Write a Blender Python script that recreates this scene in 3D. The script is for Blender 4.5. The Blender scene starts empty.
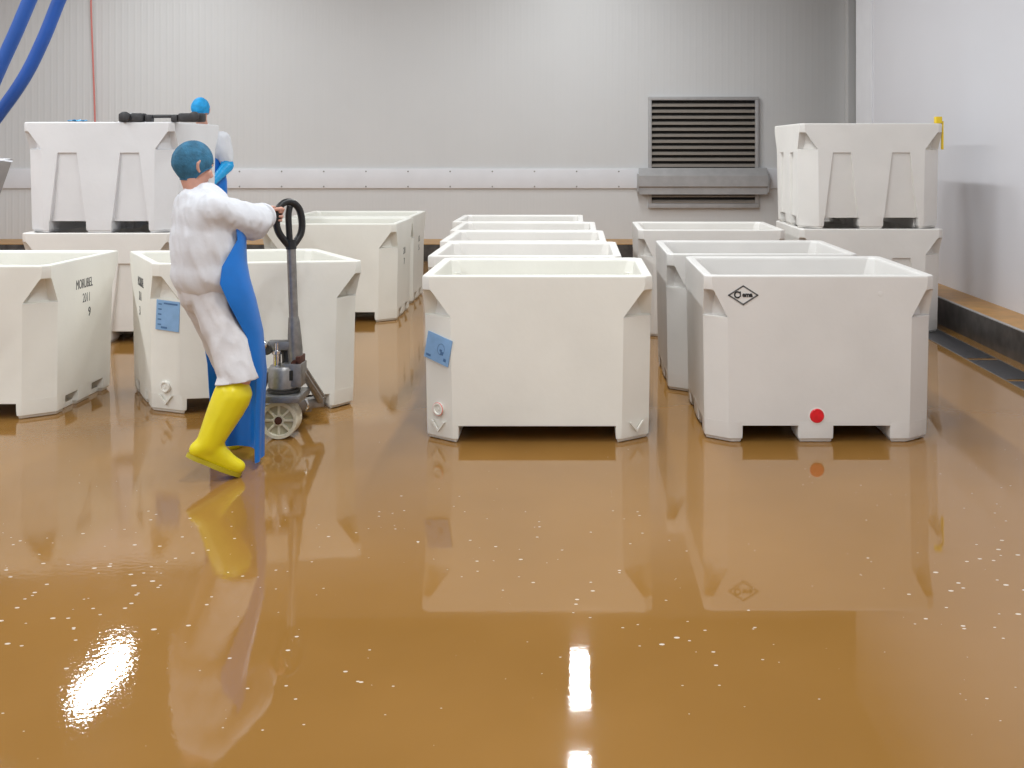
import bpy, bmesh, math, random
from mathutils import Vector, Matrix, noise
random.seed(7)
S = bpy.context.scene
C = S.collection
F, CX, CY, EYE = 1024.0, 578.0, 150.0, 1.55
R = math.radians
PI = math.pi

def P(px, py, d):
    """a point seen at pixel (px,py) standing d metres into the room"""
    s = F / d
    return Vector(((px - CX) / s, d, EYE - (py - CY) / s))

# ------------------------------------------------------------------ materials
def mat(name, col, rough=.5, metal=0., var=0., scale=6., bump=0., bscale=40., spec=.5, col2=None, sss=0.):
    m = bpy.data.materials.new(name); m.use_nodes = True
    nt = m.node_tree; b = nt.nodes['Principled BSDF']
    b.inputs['Base Color'].default_value = (*col, 1)
    b.inputs['Roughness'].default_value = rough
    b.inputs['Metallic'].default_value = metal
    b.inputs['Specular IOR Level'].default_value = spec
    if sss:
        b.inputs['Subsurface Weight'].default_value = sss
        b.inputs['Subsurface Radius'].default_value = (.03, .025, .02)
        b.inputs['Subsurface Scale'].default_value = 1.
    tc = nt.nodes.new('ShaderNodeTexCoord')
    if var or col2:
        n = nt.nodes.new('ShaderNodeTexNoise'); n.inputs['Scale'].default_value = scale
        n.inputs['Detail'].default_value = 5
        nt.links.new(tc.outputs['Object'], n.inputs['Vector'])
        r = nt.nodes.new('ShaderNodeValToRGB')
        c2 = col2 or tuple(max(0, c * (1 - var)) for c in col)
        r.color_ramp.elements[0].position = .35; r.color_ramp.elements[1].position = .68
        r.color_ramp.elements[0].color = (*c2, 1); r.color_ramp.elements[1].color = (*col, 1)
        nt.links.new(n.outputs['Fac'], r.inputs['Fac'])
        nt.links.new(r.outputs['Color'], b.inputs['Base Color'])
    if bump:
        n2 = nt.nodes.new('ShaderNodeTexNoise'); n2.inputs['Scale'].default_value = bscale
        nt.links.new(tc.outputs['Object'], n2.inputs['Vector'])
        bp = nt.nodes.new('ShaderNodeBump'); bp.inputs['Strength'].default_value = bump
        bp.inputs['Distance'].default_value = .01
        nt.links.new(n2.outputs['Fac'], bp.inputs['Height'])
        nt.links.new(bp.outputs['Normal'], b.inputs['Normal'])
    return m

M = {}
M['tub_cream'] = mat('tub_cream', (.80, .785, .725), .42, var=.05, scale=3.5, bump=.08, bscale=25)
M['tub_grey'] = mat('tub_grey', (.72, .70, .675), .42, var=.05, scale=3.5, bump=.08, bscale=25)
M['tub_pale'] = mat('tub_pale', (.78, .755, .72), .42, var=.05, scale=3.5, bump=.08, bscale=25)
M['tub_blue_lit'] = mat('tub_blue_lit', (.76, .76, .78), .42, var=.05, scale=3.5, bump=.08, bscale=25)  # same white plastic, with the bluish cast of the light put into its colour
M['ink'] = mat('black_ink', (.02, .02, .02), .6)
M['ink_soft'] = mat('faded_ink', (.10, .10, .10), .6)
M['sticker'] = mat('blue_paper', (.24, .42, .68), .6, var=.12, scale=20)
M['sticker_print'] = mat('dark_blue_print', (.07, .16, .32), .6)
M['red'] = mat('red_plastic', (.78, .015, .025), .35, var=.2, scale=30)
M['pink'] = mat('faded_red_plastic', (.75, .25, .22), .45)
M['steel'] = mat('worn_steel', (.34, .33, .32), .42, .75, var=.3, scale=25, bump=.1, bscale=90)
M['steel_dark'] = mat('dark_greasy_steel', (.09, .085, .08), .45, .5, var=.4, scale=30)
M['galv'] = mat('galvanised_sheet', (.44, .43, .43), .45, .15, var=.12, scale=8)
M['chrome'] = mat('chrome', (.7, .7, .7), .18, 1.)
M['slat'] = mat('brown_grey_louvre', (.30, .265, .23), .5, .0, var=.1, scale=12)
M['void'] = mat('black_duct', (.012, .011, .010), .9)
M['rubber'] = mat('black_rubber', (.012, .012, .013), .38, var=.2, scale=40)
M['dark_bar'] = mat('dark_grey_casting', (.055, .055, .06), .5, .2, var=.3, scale=40)
M['nylon'] = mat('cream_nylon', (.74, .70, .56), .45, var=.12, scale=40)
M['nylon_shaded'] = mat('shaded_nylon', (.50, .46, .32), .5, var=.2, scale=40)  # darker nylon: shade of the recesses between the spokes put into the colour
M['rust'] = mat('rusty_steel', (.12, .045, .03), .6, .4, var=.4, scale=60)
M['coat'] = mat('white_cotton', (.68, .69, .73), .85, var=.05, scale=9, bump=.12, bscale=60)
M['trouser'] = mat('white_trousers', (.64, .62, .63), .85, var=.10, scale=9, bump=.15, bscale=50)
M['boot'] = mat('yellow_rubber', (.78, .66, .01), .35, var=.08, scale=10)
M['sole'] = mat('olive_rubber_sole', (.42, .34, .01), .5)
M['apron'] = mat('blue_apron_vinyl', (.003, .165, .60), .36, var=.15, scale=6)
M['net'] = mat('blue_hair_net', (.035, .165, .29), .8, var=.35, scale=26, bump=.5, bscale=70)
M['net_bright'] = mat('bright_blue_hair_net', (.01, .36, .78), .7, var=.3, scale=26, bump=.4, bscale=70)
M['glove'] = mat('blue_glove', (.01, .36, .76), .4, var=.12, scale=14)
M['skin'] = mat('skin', (.62, .33, .25), .5, var=.12, scale=18, sss=.15)
M['eye'] = mat('eye_white', (.8, .78, .75), .2)
M['iris'] = mat('iris', (.03, .02, .015), .2)
M['lips'] = mat('lips', (.48, .17, .15), .45)
M['hair'] = mat('brown_hair', (.06, .035, .02), .6)
M['hose'] = mat('blue_hose', (.025, .12, .50), .38, var=.12, scale=8)
M['cord'] = mat('red_cord', (.62, .20, .18), .6)
M['yellow'] = mat('yellow_plastic', (.85, .60, .02), .4)
M['white_trim'] = mat('white_plastic_strip', (.78, .785, .82), .4, var=.04, scale=4)
M['drain'] = mat('dark_drain_grate', (.10, .10, .11), .3, .6, var=.3, scale=30)
M['curb_steel'] = mat('dark_wet_steel', (.14, .13, .125), .32, .6, var=.45, scale=9)
M['curb_top'] = mat('orange_curb_paint', (.56, .28, .06), .35, var=.25, scale=8)
M['ceiling'] = mat('ceiling_panel', (.22, .22, .22), .8, var=.05)
M['lamp_housing'] = mat('lamp_housing', (.5, .5, .5), .5)

def wall_mat(name, col, pitch, strength, lo, hi):
    """micro ribbed sandwich panel; the ribs read strongest left of x = lo"""
    m = mat(name, col, .42, var=.035, scale=.6)
    nt = m.node_tree; b = nt.nodes['Principled BSDF']
    tc = nt.nodes.new('ShaderNodeTexCoord'); sep = nt.nodes.new('ShaderNodeSeparateXYZ')
    nt.links.new(tc.outputs['Object'], sep.inputs[0])
    mul = nt.nodes.new('ShaderNodeMath'); mul.operation = 'MULTIPLY'; mul.inputs[1].default_value = 2 * PI / pitch
    nt.links.new(sep.outputs['X'], mul.inputs[0])
    sn = nt.nodes.new('ShaderNodeMath'); sn.operation = 'SINE'; nt.links.new(mul.outputs[0], sn.inputs[0])
    pw = nt.nodes.new('ShaderNodeMapRange'); pw.inputs['From Min'].default_value = .2; pw.inputs['From Max'].default_value = .9
    nt.links.new(sn.outputs[0], pw.inputs['Value'])
    fade = nt.nodes.new('ShaderNodeMapRange')
    fade.inputs['From Min'].default_value = lo; fade.inputs['From Max'].default_value = hi
    fade.inputs['To Min'].default_value = strength; fade.inputs['To Max'].default_value = strength * .25
    nt.links.new(sep.outputs['X'], fade.inputs['Value'])
    bp = nt.nodes.new('ShaderNodeBump'); bp.inputs['Distance'].default_value = .006
    nt.links.new(fade.outputs[0], bp.inputs['Strength']); nt.links.new(pw.outputs[0], bp.inputs['Height'])
    nt.links.new(bp.outputs['Normal'], b.inputs['Normal'])
    return m
M['wall_back'] = wall_mat('ribbed_wall_panel', (.67, .67, .67), .095, .35, -6.5, -3.5)
M['wall_side'] = mat('smooth_wall_panel', (.71, .71, .75), .40, var=.03, scale=.8)

def floor_mat():
    m = bpy.data.materials.new('wet_ochre_floor'); m.use_nodes = True
    nt = m.node_tree; N = nt.nodes; L = nt.links; b = N['Principled BSDF']
    geo = N.new('ShaderNodeTexCoord')
    def tex(kind, scale, detail=3, mp=None):
        t = N.new(kind); t.inputs['Scale'].default_value = scale
        if kind == 'ShaderNodeTexNoise': t.inputs['Detail'].default_value = detail
        if mp:
            q = N.new('ShaderNodeMapping'); q.inputs['Scale'].default_value = mp
            L.new(geo.outputs['Object'], q.inputs[0]); L.new(q.outputs[0], t.inputs['Vector'])
        else: L.new(geo.outputs['Object'], t.inputs['Vector'])
        return t
    def math_(op, a, bb):
        n = N.new('ShaderNodeMath'); n.operation = op
        for i, v in enumerate((a, bb)):
            if isinstance(v, (int, float)): n.inputs[i].default_value = v
            else: L.new(v, n.inputs[i])
        return n.outputs[0]
    def rng(v, a, bb, c=0, d=1):
        n = N.new('ShaderNodeMapRange'); L.new(v, n.inputs['Value'])
        n.inputs['From Min'].default_value = a; n.inputs['From Max'].default_value = bb
        n.inputs['To Min'].default_value = c; n.inputs['To Max'].default_value = d
        return n.outputs[0]
    def mix(f, a, bb):
        n = N.new('ShaderNodeMix'); n.data_type = 'RGBA'
        L.new(f, n.inputs['Factor'])
        for i, v in ((6, a), (7, bb)):
            if isinstance(v, tuple): n.inputs[i].default_value = (*v, 1)
            else: L.new(v, n.inputs[i])
        return n.outputs[2]
    big = tex('ShaderNodeTexNoise', .7, 4)
    base = mix(rng(big.outputs['Fac'], .35, .65), (.250, .123, .029), (.288, .145, .038))
    # scratches and foam flecks lying on the wet coating
    fl = tex('ShaderNodeTexVoronoi', 19, mp=(1., 1.6, 1.))
    pick = tex('ShaderNodeTexNoise', .9, 2)
    sy = N.new('ShaderNodeSeparateXYZ'); L.new(geo.outputs['Object'], sy.inputs[0])
    band = math_('MULTIPLY', rng(sy.outputs['Y'], 2.6, 3.2, .25, 1), rng(sy.outputs['Y'], 5., 3.7, .35, 1))
    sepc = N.new('ShaderNodeSeparateColor'); L.new(fl.outputs['Color'], sepc.inputs[0])
    size = math_('MULTIPLY', rng(sepc.outputs['Red'], .35, 1., 0, .20), math_('MULTIPLY', rng(pick.outputs['Fac'], .36, .56), band))
    fleck = math_('MULTIPLY', math_('LESS_THAN', fl.outputs['Distance'], size), .75)
    base = mix(fleck, base, (.80, .74, .66))
    L.new(base, b.inputs['Base Color'])
    # water skin: smooth with a faint ripple, rougher where it has drained away
    rip = tex('ShaderNodeTexNoise', 3.2, 3, (1., .55, 1.))
    fine = tex('ShaderNodeTexNoise', 55, 2)
    patch = tex('ShaderNodeTexNoise', .55, 2)
    pm = rng(patch.outputs['Fac'], .52, .66)
    sep = N.new('ShaderNodeSeparateXYZ'); L.new(geo.outputs['Object'], sep.inputs[0])
    left = rng(sep.outputs['X'], -.9, -1.35)
    pm2 = math_('MAXIMUM', math_('MULTIPLY', pm, .6), left)
    bp1 = N.new('ShaderNodeBump'); bp1.inputs['Strength'].default_value = .05; bp1.inputs['Distance'].default_value = .006
    L.new(rip.outputs['Fac'], bp1.inputs['Height'])
    bp2 = N.new('ShaderNodeBump'); bp2.inputs['Distance'].default_value = .0016
    L.new(math_('MULTIPLY', pm2, .17), bp2.inputs['Strength']); L.new(fine.outputs['Fac'], bp2.inputs['Height'])
    L.new(bp1.outputs['Normal'], bp2.inputs['Normal'])
    bp3 = N.new('ShaderNodeBump'); bp3.inputs['Strength'].default_value = .25; bp3.inputs['Distance'].default_value = .004
    L.new(fleck, bp3.inputs['Height']); L.new(bp2.outputs['Normal'], bp3.inputs['Normal'])
    L.new(bp3.outputs['Normal'], b.inputs['Normal'])
    rr = tex('ShaderNodeTexNoise', 1.4, 4)
    L.new(rng(rr.outputs['Fac'], .4, .7, .02, .06), b.inputs['Roughness'])
    b.inputs['IOR'].default_value = 1.62
    return m
M['floor'] = floor_mat()

# ------------------------------------------------------------------ helpers
def link(o, parent=None):
    C.objects.link(o)
    if parent is not None: o.parent = parent
    return o
def tag(o, label, cat, group=None):
    o['label'] = label; o['category'] = cat
    if group: o['group'] = group
    return o
def thing(name, loc, label, cat, group=None, rz=0.):
    o = bpy.data.objects.new(name, None); C.objects.link(o)
    o.location = loc; o.rotation_euler = (0, 0, rz); o.empty_display_size = .1
    return tag(o, label, cat, group)
def smooth(bm, ang=32):
    for f in bm.faces: f.smooth = True
    for e in bm.edges:
        e.smooth = not (len(e.link_faces) == 2 and e.calc_face_angle(0) > R(ang))
def mesh_of(name, bm, m, ang=32):
    bmesh.ops.recalc_face_normals(bm, faces=bm.faces)
    smooth(bm, ang)
    me = bpy.data.meshes.new(name); bm.to_mesh(me); bm.free()
    for mm in (m if isinstance(m, (list, tuple)) else [m]): me.materials.append(mm)
    return me
def obj(name, bm, m, parent=None, ang=32):
    me = bm if isinstance(bm, bpy.types.Mesh) else mesh_of(name, bm, m, ang)
    return link(bpy.data.objects.new(name, me), parent)
def struct(name, bm, m):
    o = obj(name, bm, m); o['kind'] = 'structure'; return o

def box(bm, x0, x1, y0, y1, z0, z1, bev=0., mtx=None):
    r = bmesh.ops.create_cube(bm, size=1)
    vs = r['verts']
    for v in vs:
        v.co = Vector(((x0 + x1) / 2 + v.co.x * (x1 - x0), (y0 + y1) / 2 + v.co.y * (y1 - y0), (z0 + z1) / 2 + v.co.z * (z1 - z0)))
    if bev:
        es = list({e for v in vs for e in v.link_edges})
        g = bmesh.ops.bevel(bm, geom=es, offset=bev, segments=2, affect='EDGES', profile=.6)
        vs = list({v for f in g['faces'] for v in f.verts} | {v for v in vs if v.is_valid})
    if mtx: bmesh.ops.transform(bm, matrix=mtx, verts=vs)
    return bm
def frame(d, up=Vector((0, 0, 1))):
    d = d.normalized()
    if abs(d.dot(up)) > .98: up = Vector((1, 0, 0))
    u = d.cross(up).normalized(); v = u.cross(d).normalized()
    return u, v
def tube(bm, pts, rad, n=10, caps=True, closed=False):
    pts = [Vector(p) for p in pts]; k = len(pts)
    rads = rad if isinstance(rad, (list, tuple)) else [rad] * k
    rings = []; u = None
    for i, p in enumerate(pts):
        if closed: t = pts[(i + 1) % k] - pts[i - 1]
        else: t = pts[min(i + 1, k - 1)] - pts[max(i - 1, 0)]
        t.normalize()
        if u is None: u, _ = frame(t)
        u = (u - t * u.dot(t)).normalized(); v = t.cross(u)
        rings.append([bm.verts.new(p + (u * math.cos(2 * PI * j / n) + v * math.sin(2 * PI * j / n)) * rads[i]) for j in range(n)])
    for i in range(k if closed else k - 1):
        a, b = rings[i], rings[(i + 1) % k]
        for j in range(n): bm.faces.new((a[j], a[(j + 1) % n], b[(j + 1) % n], b[j]))
    if caps and not closed:
        bm.faces.new(rings[0][::-1]); bm.faces.new(rings[-1])
    return bm
def spline(pts, n=8):
    pts = [Vector(p) for p in pts]; out = []
    for i in range(len(pts) - 1):
        p0 = pts[max(i - 1, 0)]; p1 = pts[i]; p2 = pts[i + 1]; p3 = pts[min(i + 2, len(pts) - 1)]
        for k in range(n):
            t = k / n
            out.append(.5 * ((2 * p1) + (p2 - p0) * t + (2 * p0 - 5 * p1 + 4 * p2 - p3) * t * t + (3 * p1 - p0 - 3 * p2 + p3) * t ** 3))
    out.append(pts[-1]); return out
def lathe(bm, prof, axis_o, axis_d, n=28):
    """prof: list of (radius, along)"""
    d = Vector(axis_d).normalized(); u, v = frame(d); o = Vector(axis_o); rings = []
    for r, a in prof:
        rings.append([bm.verts.new(o + d * a + (u * math.cos(2 * PI * j / n) + v * math.sin(2 * PI * j / n)) * max(r, 1e-4)) for j in range(n)])
    for a, b in zip(rings, rings[1:]):
        for j in range(n): bm.faces.new((a[j], a[(j + 1) % n], b[(j + 1) % n], b[j]))
    bm.faces.new(rings[0][::-1]); bm.faces.new(rings[-1])
    return bm
def prism(bm, pts2, f0, f1):
    a = [bm.verts.new(f0(*p)) for p in pts2]; b = [bm.verts.new(f1(*p)) for p in pts2]; n = len(a)
    bm.faces.new(a[::-1]); bm.faces.new(b)
    for i in range(n): bm.faces.new((a[i], a[(i + 1) % n], b[(i + 1) % n], b[i]))
    return bm
def basis(o, right, up):
    r = Vector(right).normalized(); u = Vector(up).normalized(); n = r.cross(u)
    return Matrix(((r.x, u.x, n.x, o[0]), (r.y, u.y, n.y, o[1]), (r.z, u.z, n.z, o[2]), (0, 0, 0, 1)))
def evaluated(o, name, m):
    dg = bpy.context.evaluated_depsgraph_get(); dg.update()
    me = bpy.data.meshes.new_from_object(o.evaluated_get(dg)); me.name = name
    me.materials.clear()
    for mm in (m if isinstance(m, (list, tuple)) else [m]): me.materials.append(mm)
    old = o.data; bpy.data.objects.remove(o)
    if isinstance(old, bpy.types.Mesh): bpy.data.meshes.remove(old)
    else: bpy.data.curves.remove(old)
    return me
def text_bm(bm, s, size, mtx, xs=1., bold=0.):
    cu = bpy.data.curves.new('t', 'FONT'); cu.body = s; cu.size = size; cu.align_x = 'CENTER'; cu.align_y = 'CENTER'
    cu.extrude = .0012; cu.offset = bold; cu.resolution_u = 3
    o = bpy.data.objects.new('t', cu); C.objects.link(o)
    me = evaluated(o, 't', M['ink'])
    t = bmesh.new(); t.from_mesh(me); bpy.data.meshes.remove(me)
    bmesh.ops.transform(t, matrix=mtx @ Matrix.Diagonal((xs, 1, 1, 1)), verts=t.verts)
    me = bpy.data.meshes.new('t'); t.to_mesh(me); t.free(); bm.from_mesh(me); bpy.data.meshes.remove(me)
    return bm

# ------------------------------------------------------------------ insulated tubs
TH = .09          # height of the feet under the tub body
HB = .887         # tub height
CD = .72          # chamfer depth against its width
def ring_pts(a, b, c, p=0.):
    """16 plan points; corner chamfer c, hand-hold recess depth p"""
    out = []
    for sx, sy in ((1, -1), (1, 1), (-1, 1), (-1, -1)):
        A = Vector((sx * (a - c), sy * b)); D = Vector((sx * a, sy * (b - c * CD)))
        inn = Vector((-sx, -sy)) * (p / math.sqrt(2))
        q = [A, A.lerp(D, .2) + inn, A.lerp(D, .8) + inn, D]
        if sx * sy > 0: q = q[::-1]
        out += q
    return out
def tub_bm(W, D, c, zl=.665, zu=.805, shear=0.):
    bm = bmesh.new(); a, b = W / 2, D / 2
    T = lambda z: max(0., .0122 * (.845 - z) / (.845 - TH))
    lv = [(TH, T(TH), c, 0), (TH + .012, T(TH + .012), c, 0), (.30, T(.3), c, 0), (zl, T(zl), c, 0),
          (zl + .004, T(zl + .004), c - .002, .035), (zu, T(zu), .05, .035 + (c - .05) * .70),
          (zu + .006, T(zu + .006), .045, 0), (HB - .04, 0, .04, 0), (HB - .010, 0, .04, 0), (HB - .003, .003, .038, 0), (HB, .009, .036, 0),
          (HB, .040, .035, 0), (HB - .006, .050, .035, 0), (HB - .018, .055, .04, 0), (HB - .12, .062, .06, 0), (.30, .085, .12, 0), (.22, .12, .15, 0)]
    rings = []
    for z, t, cc, p in lv:
        rings.append([bm.verts.new((q.x + shear * q.y, q.y, z)) for q in ring_pts(a - t, b - t, cc, p)])
    for r0, r1 in zip(rings, rings[1:]):
        for j in range(16): bm.faces.new((r0[j], r0[(j + 1) % 16], r1[(j + 1) % 16], r1[j]))
    bm.faces.new(rings[0][::-1]); bm.faces.new(rings[-1])
    bmesh.ops.recalc_face_normals(bm, faces=bm.faces)
    return bm
def bevelled(bm, name, m, width=.008, ang=35, cutters=()):
    me = bpy.data.meshes.new(name); bm.to_mesh(me); bm.free()
    o = bpy.data.objects.new(name, me); C.objects.link(o)
    co = []
    for cb in cutters:
        cm = bpy.data.meshes.new('cut'); bmesh.ops.recalc_face_normals(cb, faces=cb.faces); cb.to_mesh(cm); cb.free()
        k = bpy.data.objects.new('cut', cm); C.objects.link(k); co.append(k)
        md = o.modifiers.new('b', 'BOOLEAN'); md.operation = 'DIFFERENCE'; md.solver = 'EXACT'; md.object = k
    bv = o.modifiers.new('v', 'BEVEL'); bv.width = width; bv.segments = 2; bv.limit_method = 'ANGLE'; bv.angle_limit = R(ang)
    bv.use_clamp_overlap = True
    out = evaluated(o, name, m)
    for k in co:
        kd = k.data; bpy.data.objects.remove(k); bpy.data.meshes.remove(kd)
    b2 = bmesh.new(); b2.from_mesh(out); smooth(b2, 40); b2.to_mesh(out); b2.free()
    o = bpy.data.objects.new(name, out); C.objects.link(o)
    wn = o.modifiers.new('w', 'WEIGHTED_NORMAL'); wn.keep_sharp = True; wn.weight = 80
    return evaluated(o, name, m)
def clip_foot(x0, x1, y0, y1, W, D, c, shear=0., sx=0, sy=0):
    """one foot block under the tub, following the tub's chamfered plan, its base drawn in"""
    bm = bmesh.new()
    def plan(t, e=0.):
        X0, X1, Y0, Y1 = x0 + e, x1 - e, y0 + e, y1 - e
        if sx > 0: X1 = W / 2 - t
        if sx < 0: X0 = -W / 2 + t
        if sy > 0: Y1 = D / 2 - t
        if sy < 0: Y0 = -D / 2 + t
        pts = [(X0, Y0), (X1, Y0), (X1, Y1), (X0, Y1)]
        if sx and sy:
            k = {(1, -1): 1, (1, 1): 2, (-1, 1): 3, (-1, -1): 0}[(sx, sy)]
            cx, cy = pts[k]
            p1 = (cx - sx * c, cy); p2 = (cx, cy - sy * c * CD)
            new = [p1, p2] if k in (1, 3) else [p2, p1]
            pts = pts[:k] + new + pts[k + 1:]
        return [(x + shear * y, y) for x, y in pts]
    lv = [(0, .030, .014), (.005, .024, .010), (.016, .021, .008), (.022, .0145, .002), (.05, .0125, 0), (TH + .020, .0114, 0)]
    rings = [[bm.verts.new((x, y, z)) for x, y in plan(t, e)] for z, t, e in lv]
    n = len(rings[0])
    for r0, r1 in zip(rings, rings[1:]):
        for j in range(n): bm.faces.new((r0[j], r0[(j + 1) % n], r1[(j + 1) % n], r1[j]))
    bm.faces.new(rings[0][::-1]); bm.faces.new(rings[-1])
    es = [e for e in bm.edges if abs(e.verts[0].co.z - e.verts[1].co.z) > .002]
    bmesh.ops.bevel(bm, geom=es, offset=.005, segments=2, affect='EDGES', profile=.5)
    return bm

def make_kind(kind, W, D, c, m, shear=0.):
    """returns list of (part name, mesh)"""
    parts = []
    cut = []
    if kind == 'recess':
        def trap(cxx, hb, ht, f0, f1):
            b = bmesh.new()
            prism(b, [(cxx - hb, TH - .05), (cxx + hb, TH - .05), (cxx + ht, .64), (cxx - ht, .64)], f0, f1); return b
        for cxx in (-.25, .25):
            cut.append(trap(cxx, .148, .075, lambda u, z: Vector((u, -D / 2 - .05, z)), lambda u, z: Vector((u, -D / 2 + (.055 if z < .3 else .022), z))))
            cut.append(trap(cxx, .148, .075, lambda u, z: Vector((u, D / 2 + .05, z)), lambda u, z: Vector((u, D / 2 - (.055 if z < .3 else .022), z))))
        for cyy in (-.2, .2):
            for s in (-1, 1):
                cut.append(trap(cyy, .10, .07, lambda u, z: Vector((s * (W / 2 + .05), u, z)), lambda u, z: Vector((s * (W / 2 - .03), u, z))))
    parts.append(('tub_body', bevelled(tub_bm(W, D, c, shear=shear), 'tub_body', m, .006, cutters=cut)))
    def foot(x0, x1, y0, y1, sx, sy):
        parts.append(('foot', mesh_of('foot', clip_foot(x0, x1, y0, y1, W, D, c, shear, sx, sy), m)))
    h, d = W / 2, D / 2
    def rail(x0, x1, y0, y1):
        bm = bmesh.new(); box(bm, x0, x1, y0, y1, .004, TH + .006)
        for v in bm.verts: v.co.x += shear * v.co.y
        parts.append(('inner_rail', mesh_of('inner_rail', bm, m)))
    if kind == 'skid':
        for s in (-1, 1): rail(*sorted((s * (W * .34 + .01), s * (W * .34 + .07))), -d + .12, d - .12)
    else:
        for x in (-.435, .0, .42): rail(x - .03, x + .03, -d + .12, d - .12)
    if kind == 'skid':
        xi = W * .34
        for s in (-1, 1):
            X0, X1 = sorted((s * xi, s * h))
            foot(X0, X1, -d, -d + .22, s, -1); foot(X0, X1, d - .22, d, s, 1)
            foot(X0, X1, -.09, .09, s, 0)
            bm = bmesh.new(); box(bm, min(s * (xi + .02), s * (h - .05)), max(s * (xi + .02), s * (h - .05)), -d + .18, d - .18, 0, .034)
            for v in bm.verts: v.co.x += shear * v.co.y
            parts.append(('skid_bar', bevelled(bm, 'skid_bar', m, .005)))
    else:
        if kind == 'two_pocket': xs = [(-h, -.405, -1), (-.112, .075, 0), (.375, h, 1)]
        else: xs = [(-h, -.398, -1), (-.102, .102, 0), (.398, h, 1)]
        ys = [(-d, -d + .2, -1), (-.1, .1, 0), (d - .2, d, 1)]
        for x0, x1, sx in xs:
            for y0, y1, sy in ys: foot(x0, x1, y0, y1, sx, sy)
    return parts

KINDS = {}
def kind_parts(key, *a):
    if key not in KINDS: KINDS[key] = make_kind(*a)
    return KINDS[key]
def place_tub(parts, x, yf, D, label, group, z=0., rz=0.):
    t = thing('fish_tub', (x, yf + D / 2, z), label, 'tub', group, rz)
    for n, me in parts: link(bpy.data.objects.new(n, me), t)
    return t
def marker_text(t, mtx_fn, lines):
    for txt, u, z, size, xs in lines:
        bm = bmesh.new(); text_bm(bm, txt, size, mtx_fn(u, z), xs)
        o = obj('lettering', bm, M['ink_soft'], t); o['label'] = 'black stencilled ' + ('number' if txt.isdigit() else 'name')
def chamfer_frame(W, D, c, sx, along, z, off=.004):
    """front chamfer of a tub: along 0..1 across it"""
    A = Vector((sx * (W / 2 - c), -D / 2 + .008)); B = Vector((sx * (W / 2 - .008), -D / 2 + c * CD))
    if sx < 0: A, B = B, A
    p = A.lerp(B, along); r = (B - A).normalized(); n = Vector((r.y, -r.x))
    return Vector((p.x + n.x * off, p.y + n.y * off, z)), Vector((r.x, r.y, 0)), Vector((n.x, n.y, 0))

WS, DS, CS = 1.22, .92, .15
SK = kind_parts('skid', 'skid', WS, DS, CS, M['tub_cream'])
W2, D2 = 1.22, 1.0
TP_grey = kind_parts('tp_grey', 'two_pocket', W2, D2, .12, M['tub_grey'])
TP_pale = [(n, m.copy()) for n, m in TP_grey]
for n, m in TP_pale: m.materials[0] = M['tub_pale']
RC = kind_parts('rc', 'recess', 1.21, 1.06, .15, M['tub_pale'])
RCB = [(n, m.copy()) for n, m in RC]
for n, m in RCB: m.materials[0] = M['tub_blue_lit']

def drain(t, o, n, m, r=.03, ring=True):
    bm = bmesh.new(); o = Vector(o)
    lathe(bm, [(r, -.01), (r, .004), (r * .92, .007), (r * .72, .007), (r * .66, .001), (r * .3, .001), (r * .25, .004), (.001, .004)], o, n, 24)
    return obj('drain_plug', bm, m, t)

# middle column ---------------------------------------------------------------
mid = place_tub(SK, -.216, 5.40, DS, 'cream white tub with blue sticker on its left corner, front of the middle row', 'tubs in the middle row')
for s, nm in ((-1, 0),):
    o, r, n = chamfer_frame(WS, DS, CS, -1, .53, 1.55 - 199 / 188)
    rr = (Matrix.Rotation(R(-13), 3, n) @ r)
    up = (Matrix.Rotation(R(-13), 3, n) @ Vector((0, 0, 1)))
    bm = bmesh.new(); mt = basis(o, rr, up)
    box(bm, -.088, .088, -.072, .072, -.003, .0015, mtx=mt)
    st = obj('sticker', bm, M['sticker'], mid); st['label'] = 'blue paper sticker'
    bm = bmesh.new()
    tube(bm, [mt @ Vector((.022 + .024 * math.cos(2 * PI * j / 24), .004 + .03 * math.sin(2 * PI * j / 24), .0018)) for j in range(24)], .0012, 6, closed=True)
    obj('stamp_ring', bm, M['sticker_print'], st)
    for q in ((.022, .042, -.024, -.006), (.014, .03, -.008, .004), (-.075, -.042, -.058, -.046), (.05, .068, -.052, -.036)):
        bm = bmesh.new(); box(bm, *q, .001, .0026, mtx=mt); obj('print', bm, M['sticker_print'], st)
    o, r, n = chamfer_frame(WS, DS, CS, -1, .52, .17, .002)
    p = drain(mid, o, n, M['tub_cream'], .034)
    p['label'] = 'white drain plug'
    bm = bmesh.new(); lathe(bm, [(.036, 0), (.036, .004), (.031, .006), (.030, 0)], o, n, 24)
    q = obj('gasket', bm, M['pink'], p); q['label'] = 'faded red ring'
    for sx in (-1, 1):
        bm = bmesh.new(); o, r, n = chamfer_frame(WS, DS, CS, sx, .5, .075, -.001)
        prism(bm, [(-.05, .03), (-.036, .03), (0, -.012), (.036, .03), (.05, .03), (0, -.028)],
              lambda u, v: o + r * u + Vector((0, 0, v)) - n * .004, lambda u, v: o + r * u + Vector((0, 0, v)) + n * .005)
        obj('embossed_chevron', bm, M['tub_cream'], mid)
    for u in (-.035, .03):
        bm = bmesh.new(); lathe(bm, [(.017, -.002), (.013, .0012), (.001, .002)], (u, -DS / 2 + .005, .665), (0, -1, 0), 16)
        obj('embossed_mark', bm, M['tub_cream'], mid)
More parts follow.
